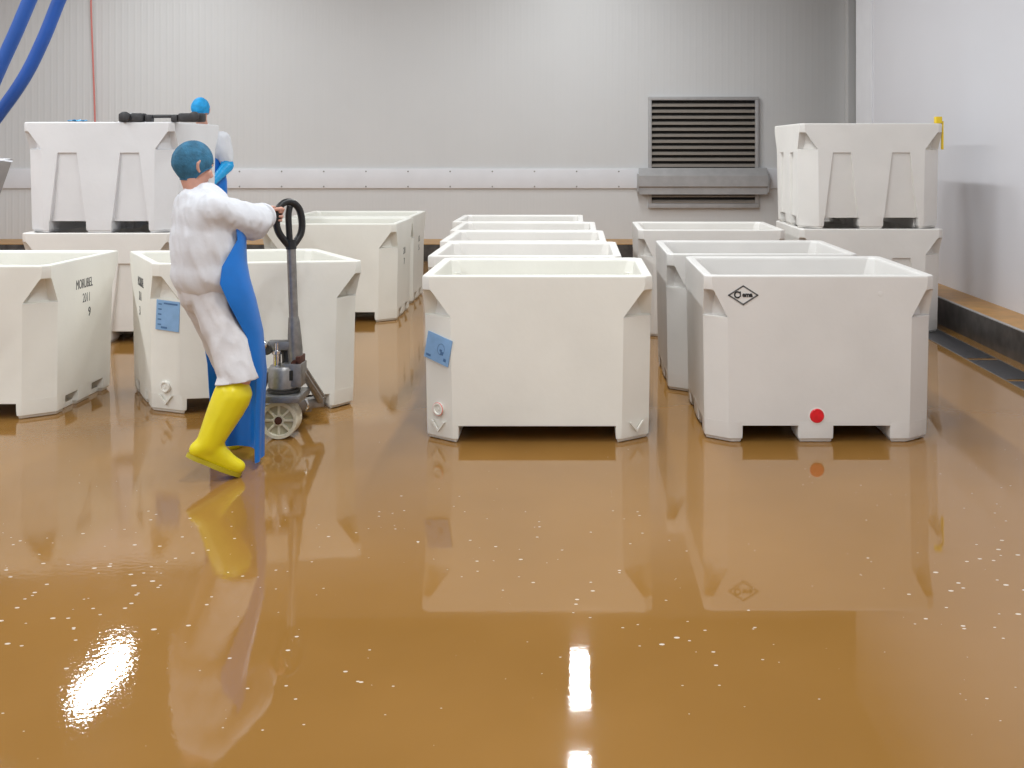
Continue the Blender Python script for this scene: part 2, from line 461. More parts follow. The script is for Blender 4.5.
for x, yf, lab, par in ((-.335, 6.42, 'white tub second from the front in the middle row', TP_pale),
                        (-.40, 7.46, 'white tub third from the front in the middle row', TP_pale),
                        (-.453, 8.47, 'white tub fourth from the front in the middle row, only its rim showing', TP_pale),
                        (-.558, 9.49, 'rearmost white tub of the middle row, closest to the back wall', TP_pale)):
    place_tub(par, x, yf, D2, lab, 'tubs in the middle row')
# right column ----------------------------------------------------------------
rt = place_tub(TP_grey, 1.278, 5.41, D2, 'grey white tub with black diamond logo and red drain plug, front of the right row', 'tubs in the right row')
bm = bmesh.new(); lathe(bm, [(.038, -.01), (.038, .003), (.034, .007), (.001, .008)], (-.013, -D2 / 2 + .012, .143), (0, -1, 0), 28)
pl = obj('drain_plug', bm, M['red'], rt); pl['label'] = 'red drain plug'
bm = bmesh.new(); lathe(bm, [(.048, -.006), (.048, .001), (.043, .003), (.038, .003), (.038, -.004)], (-.013, -D2 / 2 + .013, .143), (0, -1, 0), 24)
obj('plug_collar', bm, M['tub_pale'], rt)
lo = basis((-.405, -D2 / 2 + .0005, .783), (1, 0, 0), (0, 0, 1))
bm = bmesh.new()
for s0, s1 in (((-.076, 0), (0, .049)), ((0, .049), (.076, 0)), ((.076, 0), (0, -.049)), ((0, -.049), (-.076, 0))):
    a, b = Vector((*s0, 0)), Vector((*s1, 0)); u = (b - a).normalized(); v = Vector((-u.y, u.x, 0)) * .0036
    a -= u * .003; b += u * .003
    q = [a - v, b - v, b + v, a + v]
    prism(bm, [(p.x, p.y) for p in q], lambda x, y: lo @ Vector((x, y, -.001)), lambda x, y: lo @ Vector((x, y, .002)))
lg = obj('logo_diamond', bm, M['ink_soft'], rt); lg['label'] = 'thin black diamond outline'
bm = bmesh.new()
text_bm(bm, 'C', .050, lo @ Matrix.Translation((-.034, .0, .001)), .9, .0018)
text_bm(bm, 'I', .038, lo @ Matrix.Translation((-.0155, .004, .001)), 1., .0010)
text_bm(bm, 'ema', .034, lo @ Matrix.Translation((.022, .002, .001)), .95, .0016)
obj('logo_lettering', bm, M['ink'], rt)
bm = bmesh.new(); lathe(bm, [(.016, -.002), (.012, .001), (.001, .0018)], (.32, -D2 / 2 + .001, .79), (0, -1, 0), 20)
obj('embossed_mark', bm, M['tub_grey'], rt)
place_tub(TP_grey, 1.178, 6.53, D2, 'white tub directly behind the diamond logo tub in the right row', 'tubs in the right row')
place_tub(TP_pale, 1.11, 8.49, D2, 'pale white tub at the back of the right row, below the wall louvre', 'tubs in the right row')
# stacks ----------------------------------------------------------------------
place_tub(RC, 2.468, 8.60, 1.06, 'white tub at the bottom of the two tub stack by the right wall', 'stacked tubs')
place_tub(RC, 2.46, 8.60, 1.06, 'white tub on top of the stack by the right wall, two tapered recesses in front', 'stacked tubs', HB, R(.8))
place_tub(RC, -3.85, 8.18, 1.06, 'white tub at the bottom of the left stack, behind the two tubs in front', 'stacked tubs')
place_tub(RCB, -3.835, 8.18, 1.06, 'white tub on top of the left stack with a dark bar lying on its rim', 'stacked tubs', HB)
# rear left pair --------------------------------------------------------------
def side_text(t, W, sgn, lines):
    def fn(u, z):
        return basis((sgn * (W / 2 - .0035 + max(0, z - .66) * .03), u, z), (0, sgn, 0), (0, 0, 1))
    marker_text(t, fn, lines)
a = place_tub(SK, -2.245, 9.20, DS, 'cream white tub right of the pallet jack handle, front one of the rear left pair', 'rear left pair of tubs')
side_text(a, WS, 1, [('20', .0, .60, .09, 1.3), ('7', .0, .50, .08, 1.3)])
b_ = place_tub(SK, -2.27, 10.25, DS, 'cream white tub hidden behind the front one of the rear left pair', 'rear left pair of tubs')
side_text(b_, WS, 1, [('10', .0, .62, .09, 1.3), ('5', .0, .53, .08, 1.3)])
# front left tub --------------------------------------------------------------
fl = place_tub(SK, -3.645, 5.87, DS, 'cream white tub cut off by the left picture edge, black lettering on its right side', 'tubs beside the worker')
side_text(fl, WS, 1, [('MORUBEL', -.03, .728, .082, .58), ('2011', -.0, .638, .080, .62), ('9', .04, .545, .080, .8)])
# tub next to the jack ---------------------------------------------------------
SH, WB, DB, RB = -.44, 1.20, .83, R(8)
SKW = kind_parts('skw', 'skid', WB, DB, CS, M['tub_cream'], SH)
FLc = Vector((-2.477, 5.97, 0))
loc = FLc - (Matrix.Rotation(RB, 3, 'Z') @ Vector((-WB / 2 - SH * DB / 2, -DB / 2, 0)))
wk = thing('fish_tub', loc, 'cream white tub right behind the white coated worker, black lettering and blue sticker', 'tub', 'tubs beside the worker', RB)
for n, me in SKW: link(bpy.data.objects.new(n, me), wk)
def skew_side(u, z):
    return basis((-(WB / 2 - .0035 + max(0, z - .66) * .03) + SH * u, u, z), (-SH, -1, 0), (0, 0, 1))
marker_text(wk, skew_side, [('MORUBEL', -.0, .728, .082, .58), ('2011', .02, .638, .080, .62), ('3', .04, .545, .080, .8)])
def skew_chamfer(along, z, off):
    A = Vector((-(WB / 2 - .008), -DB / 2 + CS * CD)); B = Vector((-(WB / 2 - CS), -DB / 2 + .008))
    A.x += SH * A.y; B.x += SH * B.y
    p = A.lerp(B, along); r = (B - A).normalized(); n = Vector((r.y, -r.x))
    return Vector((p.x + n.x * off, p.y + n.y * off, z)), Vector((r.x, r.y, 0)), Vector((n.x, n.y, 0))
o, r, n = skew_chamfer(.60, .575, .004)
bm = bmesh.new(); mt = basis(o, (Matrix.Rotation(R(-3), 3, n) @ r), (Matrix.Rotation(R(-3), 3, n) @ Vector((0, 0, 1))))
box(bm, -.085, .085, -.088, .088, -.003, .0015, mtx=mt)
st = obj('sticker', bm, M['sticker'], wk); st['label'] = 'blue paper form sticker'
for q in [(-.07, -.045, .06 - k * .03, .068 - k * .03) for k in range(5)] + [(-.03, .07, .066, .076), (-.045, 0, -.078, -.066)]:
    bm = bmesh.new(); box(bm, *q, .001, .0024, mtx=mt); obj('print', bm, M['sticker_print'], st)
o, r, n = skew_chamfer(.5, .155, .002)
drain(wk, o, n, M['tub_cream'], .034)
o, r, n = skew_chamfer(.5, .075, -.001)
bm = bmesh.new()
prism(bm, [(-.05, .03), (-.036, .03), (0, -.012), (.036, .03), (.05, .03), (0, -.028)],
      lambda u, v: o + r * u + Vector((0, 0, v)) - n * .004, lambda u, v: o + r * u + Vector((0, 0, v)) + n * .005)
obj('embossed_chevron', bm, M['tub_cream'], wk)

# ------------------------------------------------------------------ the room
YB, XR, XC, CH, HC = 15.1, 3.55, 3.216, .238, 5.35
bm = bmesh.new(); box(bm, -9.6, 3.216, -4.2, YB - .85, -.12, 0)
struct('floor', bm, M['floor'])
bm = bmesh.new(); box(bm, -9.8, 6.4, YB, YB + .15, -.12, HC)
struct('wall_back', bm, M['wall_back'])
bm = bmesh.new(); box(bm, XR, XR + .14, -4.2, 13.03, -.12, HC)
struct('wall_right', bm, M['wall_side'])
bm = bmesh.new(); box(bm, -9.8, -9.6, -4.2, YB, -.12, HC)
struct('wall_left', bm, M['wall_side'])
bm = bmesh.new(); box(bm, -9.8, 6.4, -4.4, -4.2, -.12, HC)
struct('wall_front', bm, M['wall_side'])
bm = bmesh.new(); box(bm, 6.25, 6.4, 12.9, YB, -.12, HC)
struct('wall_passage', bm, M['wall_side'])
bm = bmesh.new(); box(bm, -9.8, 6.4, -4.4, YB + .15, HC, HC + .15)
struct('ceiling', bm, M['ceiling'])
# corner post where the right wall ends, and the pipe chase behind it
bm = bmesh.new(); box(bm, XR - .012, XR, 12.33, 13.03, CH, HC)
struct('trim_2', bm, M['white_trim'])
bm = bmesh.new(); box(bm, 3.93, 4.14, YB - .18, YB, CH, HC, .02)
pc = struct('trim_3', bm, M['wall_back'])
# raised kerb: steel face, painted top
def kerb(name_face, name_top, x0, x1, y0, y1, along_x):
    bm = bmesh.new(); box(bm, x0, x1, y0, y1, -.02, CH - .006); struct(name_face, bm, M['curb_steel'])
    bm = bmesh.new()
    if along_x: box(bm, x0, x1, y0 + .03, y1, CH - .006, CH)
    else: box(bm, x0 + .02, x1, y0, y1, CH - .006, CH)
    struct(name_top, bm, M['curb_top'])
kerb('baseboard_right', 'trim_4', XC, XR, -4.2, 13.03, False)
kerb('baseboard_back', 'trim_5', -9.6, 6.2, YB - .85, YB, True)
bm = bmesh.new(); box(bm, XC - .004, XC + .018, -4.2, 13.03, CH - .006, CH + .004, .002)
struct('trim_6', bm, M['galv'])
bm = bmesh.new(); box(bm, XC, 6.2, 13.03, YB - .85, -.12, 0); struct('floor_passage', bm, M['floor'])
# white strip across the back wall, with rivets
bm = bmesh.new(); box(bm, -9.6, 4.6, YB - .035, YB, .985, 1.275, .008)
struct('trim_1', bm, M['white_trim'])
bm = bmesh.new()
x = -5.6
while x < 1.0:
    for z in (1.235, 1.012): lathe(bm, [(.012, 0), (.012, .004), (.006, .007), (.001, .008)], (x, YB - .035, z), (0, -1, 0), 8)
    x += .62
struct('trim_7', bm, M['steel'])
# floor drain along the right kerb
dr = thing('floor_drain', (2.99, 0, 0), 'long dark grate of the floor drain beside the right kerb', 'drain')
for k, (y0, y1) in enumerate(((3.0, 6.85), (6.91, 7.55), (7.61, 12.9))):
    bm = bmesh.new(); box(bm, -.11, .11, y0, y1, -.004, .003)
    obj('grate', bm, M['drain'], dr)
bm = bmesh.new()
for xx in (-.114, .114): box(bm, xx - .004, xx + .004, 3.0, 12.9, -.004, .004)
obj('grate_frame', bm, M['steel'], dr)

# louvre in the back wall -------------------------------------------------------
sB = F / YB
lx0, lx1 = (648 - CX) / sB, (758 - CX) / sB
lz0, lz1 = EYE - (208 - CY) / sB, EYE - (97 - CY) / sB
lv = thing('wall_louvre', ((lx0 + lx1) / 2, YB, lz0), 'brown grey slatted louvre vent set in the back wall', 'vent')
w = (lx1 - lx0) / 2; h = lz1 - lz0
bm = bmesh.new()
for q in ((-w, w, 0, .07), (-w, w, h - .05, h), (-w, -w + .05, .07, h - .05), (w - .05, w, .07, h - .05)):
    box(bm, q[0], q[1], -.07, -.001, q[2], q[3], .005)
obj('louvre_frame', bm, M['galv'], lv)
bm = bmesh.new(); box(bm, -w + .03, w - .03, -.012, -.004, .05, h - .03); obj('back_plate', bm, M['void'], lv)
ns = 17; p = (h - .13) / ns
for k in range(ns):
    z0 = .075 + p * k
    bm = bmesh.new()
    prism(bm, [(-.062, z0), (-.058, z0 - .002), (-.014, z0 + p * .50), (-.018, z0 + p * .53), (-.054, z0 + .012), (-.062, z0 + .022)],
          lambda y, z: Vector((-w + .05, y, z)), lambda y, z: Vector((w - .05, y, z)))
    obj('slat', bm, M['slat'], lv)
gx0, gx1 = (639 - CX) / (F / 14.95), (767.5 - CX) / (F / 14.95)
gz = lambda py: EYE - (py - CY) / (F / 14.95)
gr = thing('crash_guard', ((gx0 + gx1) / 2, YB, gz(194.5)), 'folded grey metal guard across the lower part of the wall louvre', 'guard')
gw = (gx1 - gx0) / 2; g0 = gz(194.5)
bm = bmesh.new()
prism(bm, [(-.072, 0), (-.16, 0), (-.16, gz(187.5) - g0), (-.19, gz(186.5) - g0), (-.19, gz(175.5) - g0), (-.11, gz(168) - g0), (-.072, gz(168) - g0)],
      lambda y, z: Vector((-gw, y, z)), lambda y, z: Vector((gw, y, z)))
obj('guard_rail', bevelled(bm, 'guard_rail', M['galv'], .004), None, gr)
bm = bmesh.new()
for s in (-1, 1): box(bm, s * (gw + .012) - .012, s * (gw + .012) + .012, -.18, 0, .03, .30, .004)
obj('mounting_bracket', bm, M['galv'], gr)

# cord, hoses, hopper at left -----------------------------------------------------
bm = bmesh.new()
cp = [P(90.2, -160, 14.98), P(91, 0, 14.98), P(93, 60, 14.98), P(95.2, 130, 14.98), P(95.4, 200, 14.98), P(95.2, 226, 14.98)]
cp[0].z = HC
tag(obj('hanging_rope', tube(bm, spline(cp, 6), .013, 8), M['cord']), 'thin pale red cord running down the ribbed back wall at the left', 'cord')
def hose(pts, label, rad=.026):
    p3 = [P(x, y, d) for x, y, d in pts]
    p3[0].z = HC
    t = thing('hanging_hose', p3[0], label, 'hose', 'blue hoses hanging at upper left')
    o3 = p3[0]
    bm = bmesh.new(); obj('hose_tube', tube(bm, spline([q - o3 for q in p3], 10), rad, 14), M['hose'], t)
    bm = bmesh.new(); obj('ceiling_fitting', lathe(bm, [(.05, 0), (.05, .02), (.034, .03), (.034, .12), (.028, .13)], (0, 0, 0), (0, 0, -1), 16), M['galv'], t)
hose([(150, -600, 4.1), (84, -150, 4.05), (60, -70, 4.0), (33, -8, 4.0), (16, 32, 4.0), (-4, 76, 4.0), (-40, 160, 4.0), (-110, 260, 4.05), (-210, 300, 4.1), (-330, 250, 4.2)], 'blue hose hanging in the top left corner, upper and shorter of the two')
hose([(210, -600, 4.3), (120, -170, 4.25), (92, -80, 4.2), (60, -2, 4.2), (43, 40, 4.2), (24, 78, 4.2), (-4, 118, 4.2), (-70, 205, 4.2), (-160, 290, 4.25), (-260, 320, 4.3), (-380, 260, 4.4)], 'blue hose hanging in the top left corner, lower one reaching down to the tub stack')
hd = 9.0; hx = lambda px, d=hd: (px - CX) / (F / d); hzz = lambda py, d=hd: EYE - (py - CY) / (F / d)
hp = thing('steel_hopper', (hx(-60), hd + .2, 0), 'grey steel hopper with sloping side, cut off at the left picture edge', 'hopper')
ox, oy = hx(-60), hd + .2
zt, zb = hzz(161), hzz(212); wx = hx(11, hd + .4) - ox
bm = bmesh.new()
def ringq(hw, hdp, z): return [bm.verts.new((sx * hw, sy * hdp, z)) for sx, sy in ((-1, -1), (1, -1), (1, 1), (-1, 1))]
rs = [ringq(wx - .11, .13, zb), ringq(wx, .2, zt - .03), ringq(wx + .003, .203, zt), ringq(wx - .03, .17, zt), ringq(wx - .14, .11, zb + .02)]
for r0, r1 in zip(rs, rs[1:]):
    for j in range(4): bm.faces.new((r0[j], r0[(j + 1) % 4], r1[(j + 1) % 4], r1[j]))
bm.faces.new(rs[0][::-1]); bm.faces.new(rs[-1])
obj('hopper_bowl', bm, M['galv'], hp)
bm = bmesh.new(); tube(bm, [(-wx, -.2, zt), (wx, -.2, zt), (wx, .2, zt), (-wx, .2, zt)], .018, 8, closed=True)
obj('rolled_rim', bm, M['white_trim'], hp)
for sx in (-1, 1):
    for sy in (-1, 1):
        bm = bmesh.new(); box(bm, sx * (wx - .22) - .025, sx * (wx - .22) + .025, sy * .1 - .025, sy * .1 + .025, 0, zb + .03, .004)
        obj('leg', bm, M['galv'], hp)

# dark bar lying on the left stack, scrap, clip ------------------------------------
zt2 = 2 * HB
bx0, bx1 = (122 - CX) / (F / 8.25), (206 - CX) / (F / 8.25)
bar = thing('clamp_bar', ((bx0 + bx1) / 2, 8.22, zt2), 'dark grey bar with a block at each end lying on the left stack rim', 'bar')
L_ = (bx1 - bx0) / 2
bm = bmesh.new(); tube(bm, [(-L_ + .1, 0, .045), (L_ - .1, 0, .048)], .014, 12); obj('rod', bm, M['dark_bar'], bar)
for s in (-1, 1):
    bm = bmesh.new()
    box(bm, s * (L_ - .10) - .10, s * (L_ - .10) + .10, -.045, .045, .0, .072, .018)
    lathe(bm, [(.034, 0), (.042, .008), (.042, .03), (.03, .036)], (s * (L_ - .06), -.04, .04), (0, -1, 0), 16)
    obj('end_block', bm, M['dark_bar'], bar)
    bm = bmesh.new(); box(bm, s * (L_ - .235) - .028, s * (L_ - .235) + .028, -.03, .03, 0, .06, .012); obj('collar', bm, M['dark_bar'], bar)
bm = bmesh.new()
bmesh.ops.create_grid(bm, x_segments=10, y_segments=5, size=1)
for v in bm.verts:
    v.co = Vector((v.co.x * .07, v.co.y * .025, .007 + .012 * noise.noise(v.co * 2.1) + .004))
bmesh.ops.solidify(bm, geom=bm.faces[:], thickness=.003)
sc = obj('plastic_scrap', bm, M['glove']); sc.location = ((78 - CX) / (F / 8.22), 8.215, zt2 + .003)
tag(sc, 'small crumpled blue plastic scrap on the rim of the left stack', 'scrap')
cl = thing('rim_clip', (3.045, 8.66, zt2), 'small yellow clip hooked over the right corner of the right stack', 'clip')
bm = bmesh.new(); box(bm, -.026, .026, -.03, .03, .001, .058, .006); obj('clip_head', bm, M['yellow'], cl)
bm = bmesh.new(); box(bm, .029, .041, -.02, .02, -.22, .02, .003); obj('clip_strap', bm, M['yellow'], cl)

# ------------------------------------------------------------------ pallet jack
JD = 5.53; js = F / JD
jx = (283 - CX) / js
YAW = R(33)
jk = thing('pallet_jack', (jx, JD, 0), 'grey hand pallet jack with black loop handle held by the walking worker', 'pallet jack')
def J(px, py, dd=0.): return P(px, py, JD + dd) - Vector((jx, JD, 0))
fv = Vector((-math.sin(YAW), math.cos(YAW), 0)); lat = Vector((math.cos(YAW), math.sin(YAW), 0))
def jm(a, l, z=0.): return fv * a + lat * l + Vector((0, 0, z))
# steering wheels (turned sideways: axle along the view)
for yy in (-.028, .028):
    bm = bmesh.new(); ax = Vector((0, 1, 0)); o = Vector((-.010, yy, .102))
    rr = .101
    prof = [(rr * .80, -.026), (rr * .97, -.026), (rr, -.02), (rr, .02), (rr * .97, .026), (rr * .80, .026), (rr * .78, .022), (rr * .78, -.022)]
    n = 40; rings = []
    for r_, a_ in prof: rings.append([bm.verts.new(o + ax * a_ + Vector((math.cos(2 * PI * j / n), 0, math.sin(2 * PI * j / n))) * r_) for j in range(n)])
    for i in range(len(prof)):
        q0, q1 = rings[i], rings[(i + 1) % len(prof)]
        for j in range(n): bm.faces.new((q0[j], q0[(j + 1) % n], q1[(j + 1) % n], q1[j]))
    wh = obj('wheel', bm, M['nylon'], jk)
    bm = bmesh.new(); lathe(bm, [(rr * .80, -.010), (rr * .80, .010)], o, ax, 32); obj('wheel_disc', bm, M['nylon_shaded'], wh)
    for k in range(8):
        t = 2 * PI * k / 8; bm = bmesh.new()
        mt = Matrix.Translation(o) @ Matrix.Rotation(t, 4, 'Y')
        box(bm, .02, rr * .8, -.021, .021, -.006, .006, .002, mt); obj('spoke', bm, M['nylon'], wh)
    bm = bmesh.new(); lathe(bm, [(.030, -.024), (.030, .024)], o, ax, 24); obj('hub', bm, M['nylon'], wh)
    bm = bmesh.new(); lathe(bm, [(.008, -.036), (.019, -.034), (.021, -.026), (.021, .030)], o, ax, 20); obj('axle_cap', bm, M['rust'], wh)
# pump block, plates, reservoir
z = lambda py: EYE - (py - CY) / js
x_ = lambda px: (px - 283) / js
bm = bmesh.new(); lathe(bm, [(.075, z(388)), (.082, z(386)), (.082, z(368)), (.072, z(365))], (x_(284), 0, 0), (0, 0, 1), 24)
box(bm, x_(284), x_(304), -.06, .06, z(385), z(362), .006)
obj('pump_body', bm, M['steel'], jk)
bm = bmesh.new(); box(bm, x_(291), x_(296), -.0665, -.058, z(378), z(368), .002); obj('slot', bm, M['void'], jk)
bm = bmesh.new(); lathe(bm, [(.085, z(391)), (.088, z(390)), (.088, z(388.5)), (.06, z(388))], (x_(284), 0, 0), (0, 0, 1), 24); obj('bearing_ring', bm, M['steel_dark'], jk)
bm = bmesh.new(); box(bm, x_(264), x_(305), -.11, .11, z(398.5), z(391.5), .006); obj('axle_plate', bm, M['steel'], jk)
bm = bmesh.new()
for yy in (-.0, ): box(bm, -.03, .03, yy - .012, yy + .012, .08, z(398), .003)
obj('wheel_yoke', bm, M['steel_dark'], jk)
bm = bmesh.new(); lathe(bm, [(.020, z(366)), (.020, z(354)), (.026, z(353)), (.026, z(350)), (.014, z(349)), (.014, z(342))], (x_(278), -.02, 0), (0, 0, 1), 20); obj('pump_piston', bm, M['chrome'], jk)
bm = bmesh.new(); lathe(bm, [(.03, z(366)), (.034, z(352)), (.03, z(348))], (x_(286), .035, 0), (0, 0, 1), 16)
lathe(bm, [(.026, -.035), (.033, -.028), (.033, .028), (.026, .035)], (x_(268), 0, z(348)), (0, 1, 0), 18)
obj('pump_valve', bm, M['steel_dark'], jk)
bm = bmesh.new(); box(bm, x_(268), x_(293), -.03, .03, z(350), z(340), .018); obj('roller_head', bm, M['steel'], jk)
bm = bmesh.new(); lathe(bm, [(.016, -.032), (.022, -.028), (.022, .0), (.014, .01)], (x_(266), -.03, z(343)), (0, 1, 0), 16); obj('chain_roller', bm, M['chrome'], jk)
# tiller
def taper(pts): return [J(*p) for p in pts]
bm = bmesh.new(); q = taper([(295.5, 366), (295.2, 350), (294.5, 335), (294, 322), (293.5, 317)])
tube(bm, q, [.036, .040, .036, .031, .027], 16); obj('tiller_socket', bm, M['steel'], jk)
bm = bmesh.new(); lathe(bm, [(.02, -.05), (.02, .05)], J(297, 362), (0, 1, 0), 14)
box(bm, x_(298), x_(303), -.05, .05, z(366), z(355), .004); obj('pivot_pin', bm, M['rust'], jk)
bm = bmesh.new(); tube(bm, taper([(293.8, 322), (293, 300), (292, 270), (291.2, 247)]), .0245, 16); obj('tiller_tube', bm, M['steel'], jk)
bm = bmesh.new(); tube(bm, taper([(291.2, 249), (290.8, 240)]), [.029, .026], 16)
def lp(px, py):  # loop plane is turned toward the wall
    return J(px, py, (px - 290) / js * .75)
loop = [lp(289, 246), (lp(284, 240)), lp(279, 233), lp(276.5, 224), lp(277.5, 212), lp(281, 205), lp(287, 202), lp(294, 203.5), lp(299.5, 210), lp(302, 222), lp(301, 233), lp(296.5, 241), lp(292.5, 246)]
tube(bm, spline(loop, 5), .019, 12)
hl = obj('handle_loop', bm, M['rubber'], jk)
bm = bmesh.new(); tube(bm, spline([lp(290, 244), lp(289, 230), lp(288.5, 215), lp(290, 206)], 5), [.017] * 15 + [.017], 10); obj('release_lever', bm, M['rubber'], hl)
# A-frame and forks (run in under the tub)
for s in (-1, 1):
    bm = bmesh.new()
    a = Vector((x_(301) if s > 0 else x_(266), .02, z(372))); b = jm(.10, .05 + s * .19, z(410))
    tube(bm, [a, b], [.016, .02], 8); tube(bm, [a + Vector((0, .05, 0)), b + Vector((0, .05, 0))], [.016, .02], 8)
    obj('frame_brace', bm, M['steel'], jk)
    bm = bmesh.new(); mt = Matrix.Rotation(YAW, 4, 'Z')
    box(bm, .05 + s * .15 - .06, .05 + s * .15 + .06, .30, 1.0, .035, .072, .008, mt)
    fk = obj('fork', bm, M['steel'], jk)
    bm = bmesh.new()
    for dy in (-.03, .03): lathe(bm, [(.028, -dy - .0 if False else -.04), (.032, -.036), (.032, .036), (.028, .04)], mt @ Vector((.05 + s * .15, .88 + dy * 1.3, .033)), lat, 16)
    obj('load_roller', bm, M['nylon'], fk)
bm = bmesh.new(); mt = Matrix.Rotation(YAW, 4, 'Z'); box(bm, -.165, .265, .10, .16, z(417.5), z(407.5), .006, mt); obj('cross_frame', bm, M['steel'], jk)
bm = bmesh.new()
for s in (-1, 1): tube(bm, [jm(.13, .05 + s * .15, .125), jm(.30, .05 + s * .15, .055), jm(.36, .05 + s * .15, .055)], [.028, .022, .018], 8)
obj('fork_heel', bm, M['steel'], jk)
bm = bmesh.new(); tube(bm, [Vector((0, 0, z(394))), jm(.13, 0, z(396)), jm(.13, 0, z(410))], .03, 10); obj('swivel_neck', bm, M['steel_dark'], jk)
bm = bmesh.new(); tube(bm, spline([J(303, 398, .03), J(306, 400, .03), J(308, 406, .03), J(306, 410, .04)], 5), .007, 8); obj('pull_rod', bm, M['chrome'], jk)

# ------------------------------------------------------------------ people
def ico(bm, c, rx, ry=None, rz=None, rot=None, sub=2):
    ry = ry or rx; rz = rz or rx
    r = bmesh.ops.create_icosphere(bm, subdivisions=sub, radius=1)
    mt = Matrix.Translation(c) @ ((rot.to_4x4() if rot else Matrix()) @ Matrix.Diagonal((rx, ry, rz, 1)))
    bmesh.ops.transform(bm, matrix=mt, verts=r['verts']); return r['verts']
def cap(bm, p0, r0, p1, r1, sub=2):
    t = bmesh.new()
    bmesh.ops.create_icosphere(t, subdivisions=sub, radius=r0, matrix=Matrix.Translation(p0))
    bmesh.ops.create_icosphere(t, subdivisions=sub, radius=r1, matrix=Matrix.Translation(p1))
    h = bmesh.ops.convex_hull(t, input=t.verts)
    bmesh.ops.delete(t, geom=list({g for g in h['geom_interior'] if isinstance(g, bmesh.types.BMVert)}), context='VERTS')
    me = bpy.data.meshes.new('t'); t.to_mesh(me); t.free(); bm.from_mesh(me); bpy.data.meshes.remove(me)
def chain(bm, pts, rads, sub=2):
    for (a, b), (ra, rb) in zip(zip(pts, pts[1:]), zip(rads, rads[1:])): cap(bm, Vector(a), ra, Vector(b), rb, sub)
def fuse(name, bm, m, parent, voxel=.012, it=6, wr=0., wsc=14., dirv=(1, 1, 1), colour=None):
    me = bpy.data.meshes.new(name); bm.to_mesh(me); bm.free()
    o = bpy.data.objects.new(name, me); C.objects.link(o)
    md = o.modifiers.new('r', 'REMESH'); md.mode = 'VOXEL'; md.voxel_size = voxel
    sm = o.modifiers.new('s', 'SMOOTH'); sm.factor = .5; sm.iterations = it
    out = evaluated(o, name, m)
    if wr:
        dv = Vector(dirv)
        nr = [v.normal.copy() for v in out.vertices]
        for v, nn in zip(out.vertices, nr):
            q = Vector((v.co.x * dv.x, v.co.y * dv.y, v.co.z * dv.z)) * wsc
            q.x += q.z * .9
            k = .55 - 1.6 * abs(noise.noise(q)) - .7 * abs(noise.noise(q * 1.9 + Vector((3, 1, 7))))
            v.co += nn * wr * k
    for f in out.polygons: f.use_smooth = True
    return link(bpy.data.objects.new(name, out), parent)

def head(bm, c, fwd, up, k=1.):
    """skull, jaw, nose, ears, neck root; c = centre of the skull"""
    f = fwd.normalized(); r = f.cross(up).normalized(); u = r.cross(f)
    rot = Matrix((r, f, u)).transposed()
    L = lambda a, b, cc: c + (r * a + f * b + u * cc) * k
    ico(bm, L(0, -.008, .012), .074 * k, .094 * k, .096 * k, rot, 3)
    ico(bm, L(0, .022, -.055), .056 * k, .064 * k, .066 * k, rot, 3)
    cap(bm, L(0, .05, -.098), .022 * k, L(0, .058, -.09), .02 * k)
    cap(bm, L(0, .088, -.002), .010 * k, L(0, .104, -.040), .014 * k)
    for s in (-1, 1):
        cap(bm, L(s * .018, .084, .012), .012 * k, L(s * .045, .070, .012), .012 * k)
        cap(bm, L(s * .045, .058, -.03), .022 * k, L(s * .035, .062, -.05), .02 * k)
        cap(bm, L(s * .012, .090, -.042), .009 * k, L(s * .006, .092, -.042), .009 * k)
        # ear: rim curve and lobe
        pts = [L(s * .074, -.002, -.035), L(s * .080, -.018, -.02), L(s * .084, -.026, .004), L(s * .082, -.014, .022), L(s * .077, .002, .012)]
        chain(bm, pts, [.009 * k, .008 * k, .0075 * k, .007 * k, .006 * k], 1)
        cap(bm, L(s * .070, -.006, -.01), .012 * k, L(s * .072, -.012, .006), .012 * k)
    return L, rot
def face(L, rot, parent, k=1.):
    for s in (-1, 1):
        bm = bmesh.new(); ico(bm, L(s * .031, .075, -.004), .0125 * k, sub=3); e = obj('eye', bm, M['eye'], parent)
        bm = bmesh.new(); ico(bm, L(s * .031, .0835, -.004), .006 * k, .0045 * k, .006 * k, rot); obj('iris', bm, M['iris'], e)
        bm = bmesh.new(); chain(bm, [L(s * .014, .090, .020), L(s * .032, .087, .026), L(s * .050, .074, .020)], [.0035 * k, .0042 * k, .003 * k], 1); obj('eyebrow', bm, M['hair'], parent)
    bm = bmesh.new(); chain(bm, [L(-.024, .076, -.072), L(-.008, .086, -.068), L(.008, .086, -.068), L(.024, .076, -.072)], [.003 * k, .0058 * k, .0058 * k, .003 * k], 1)
    chain(bm, [L(-.020, .076, -.076), L(0, .085, -.078), L(.020, .076, -.076)], [.003 * k, .0065 * k, .003 * k], 1)
    obj('lips', bm, M['lips'], parent)
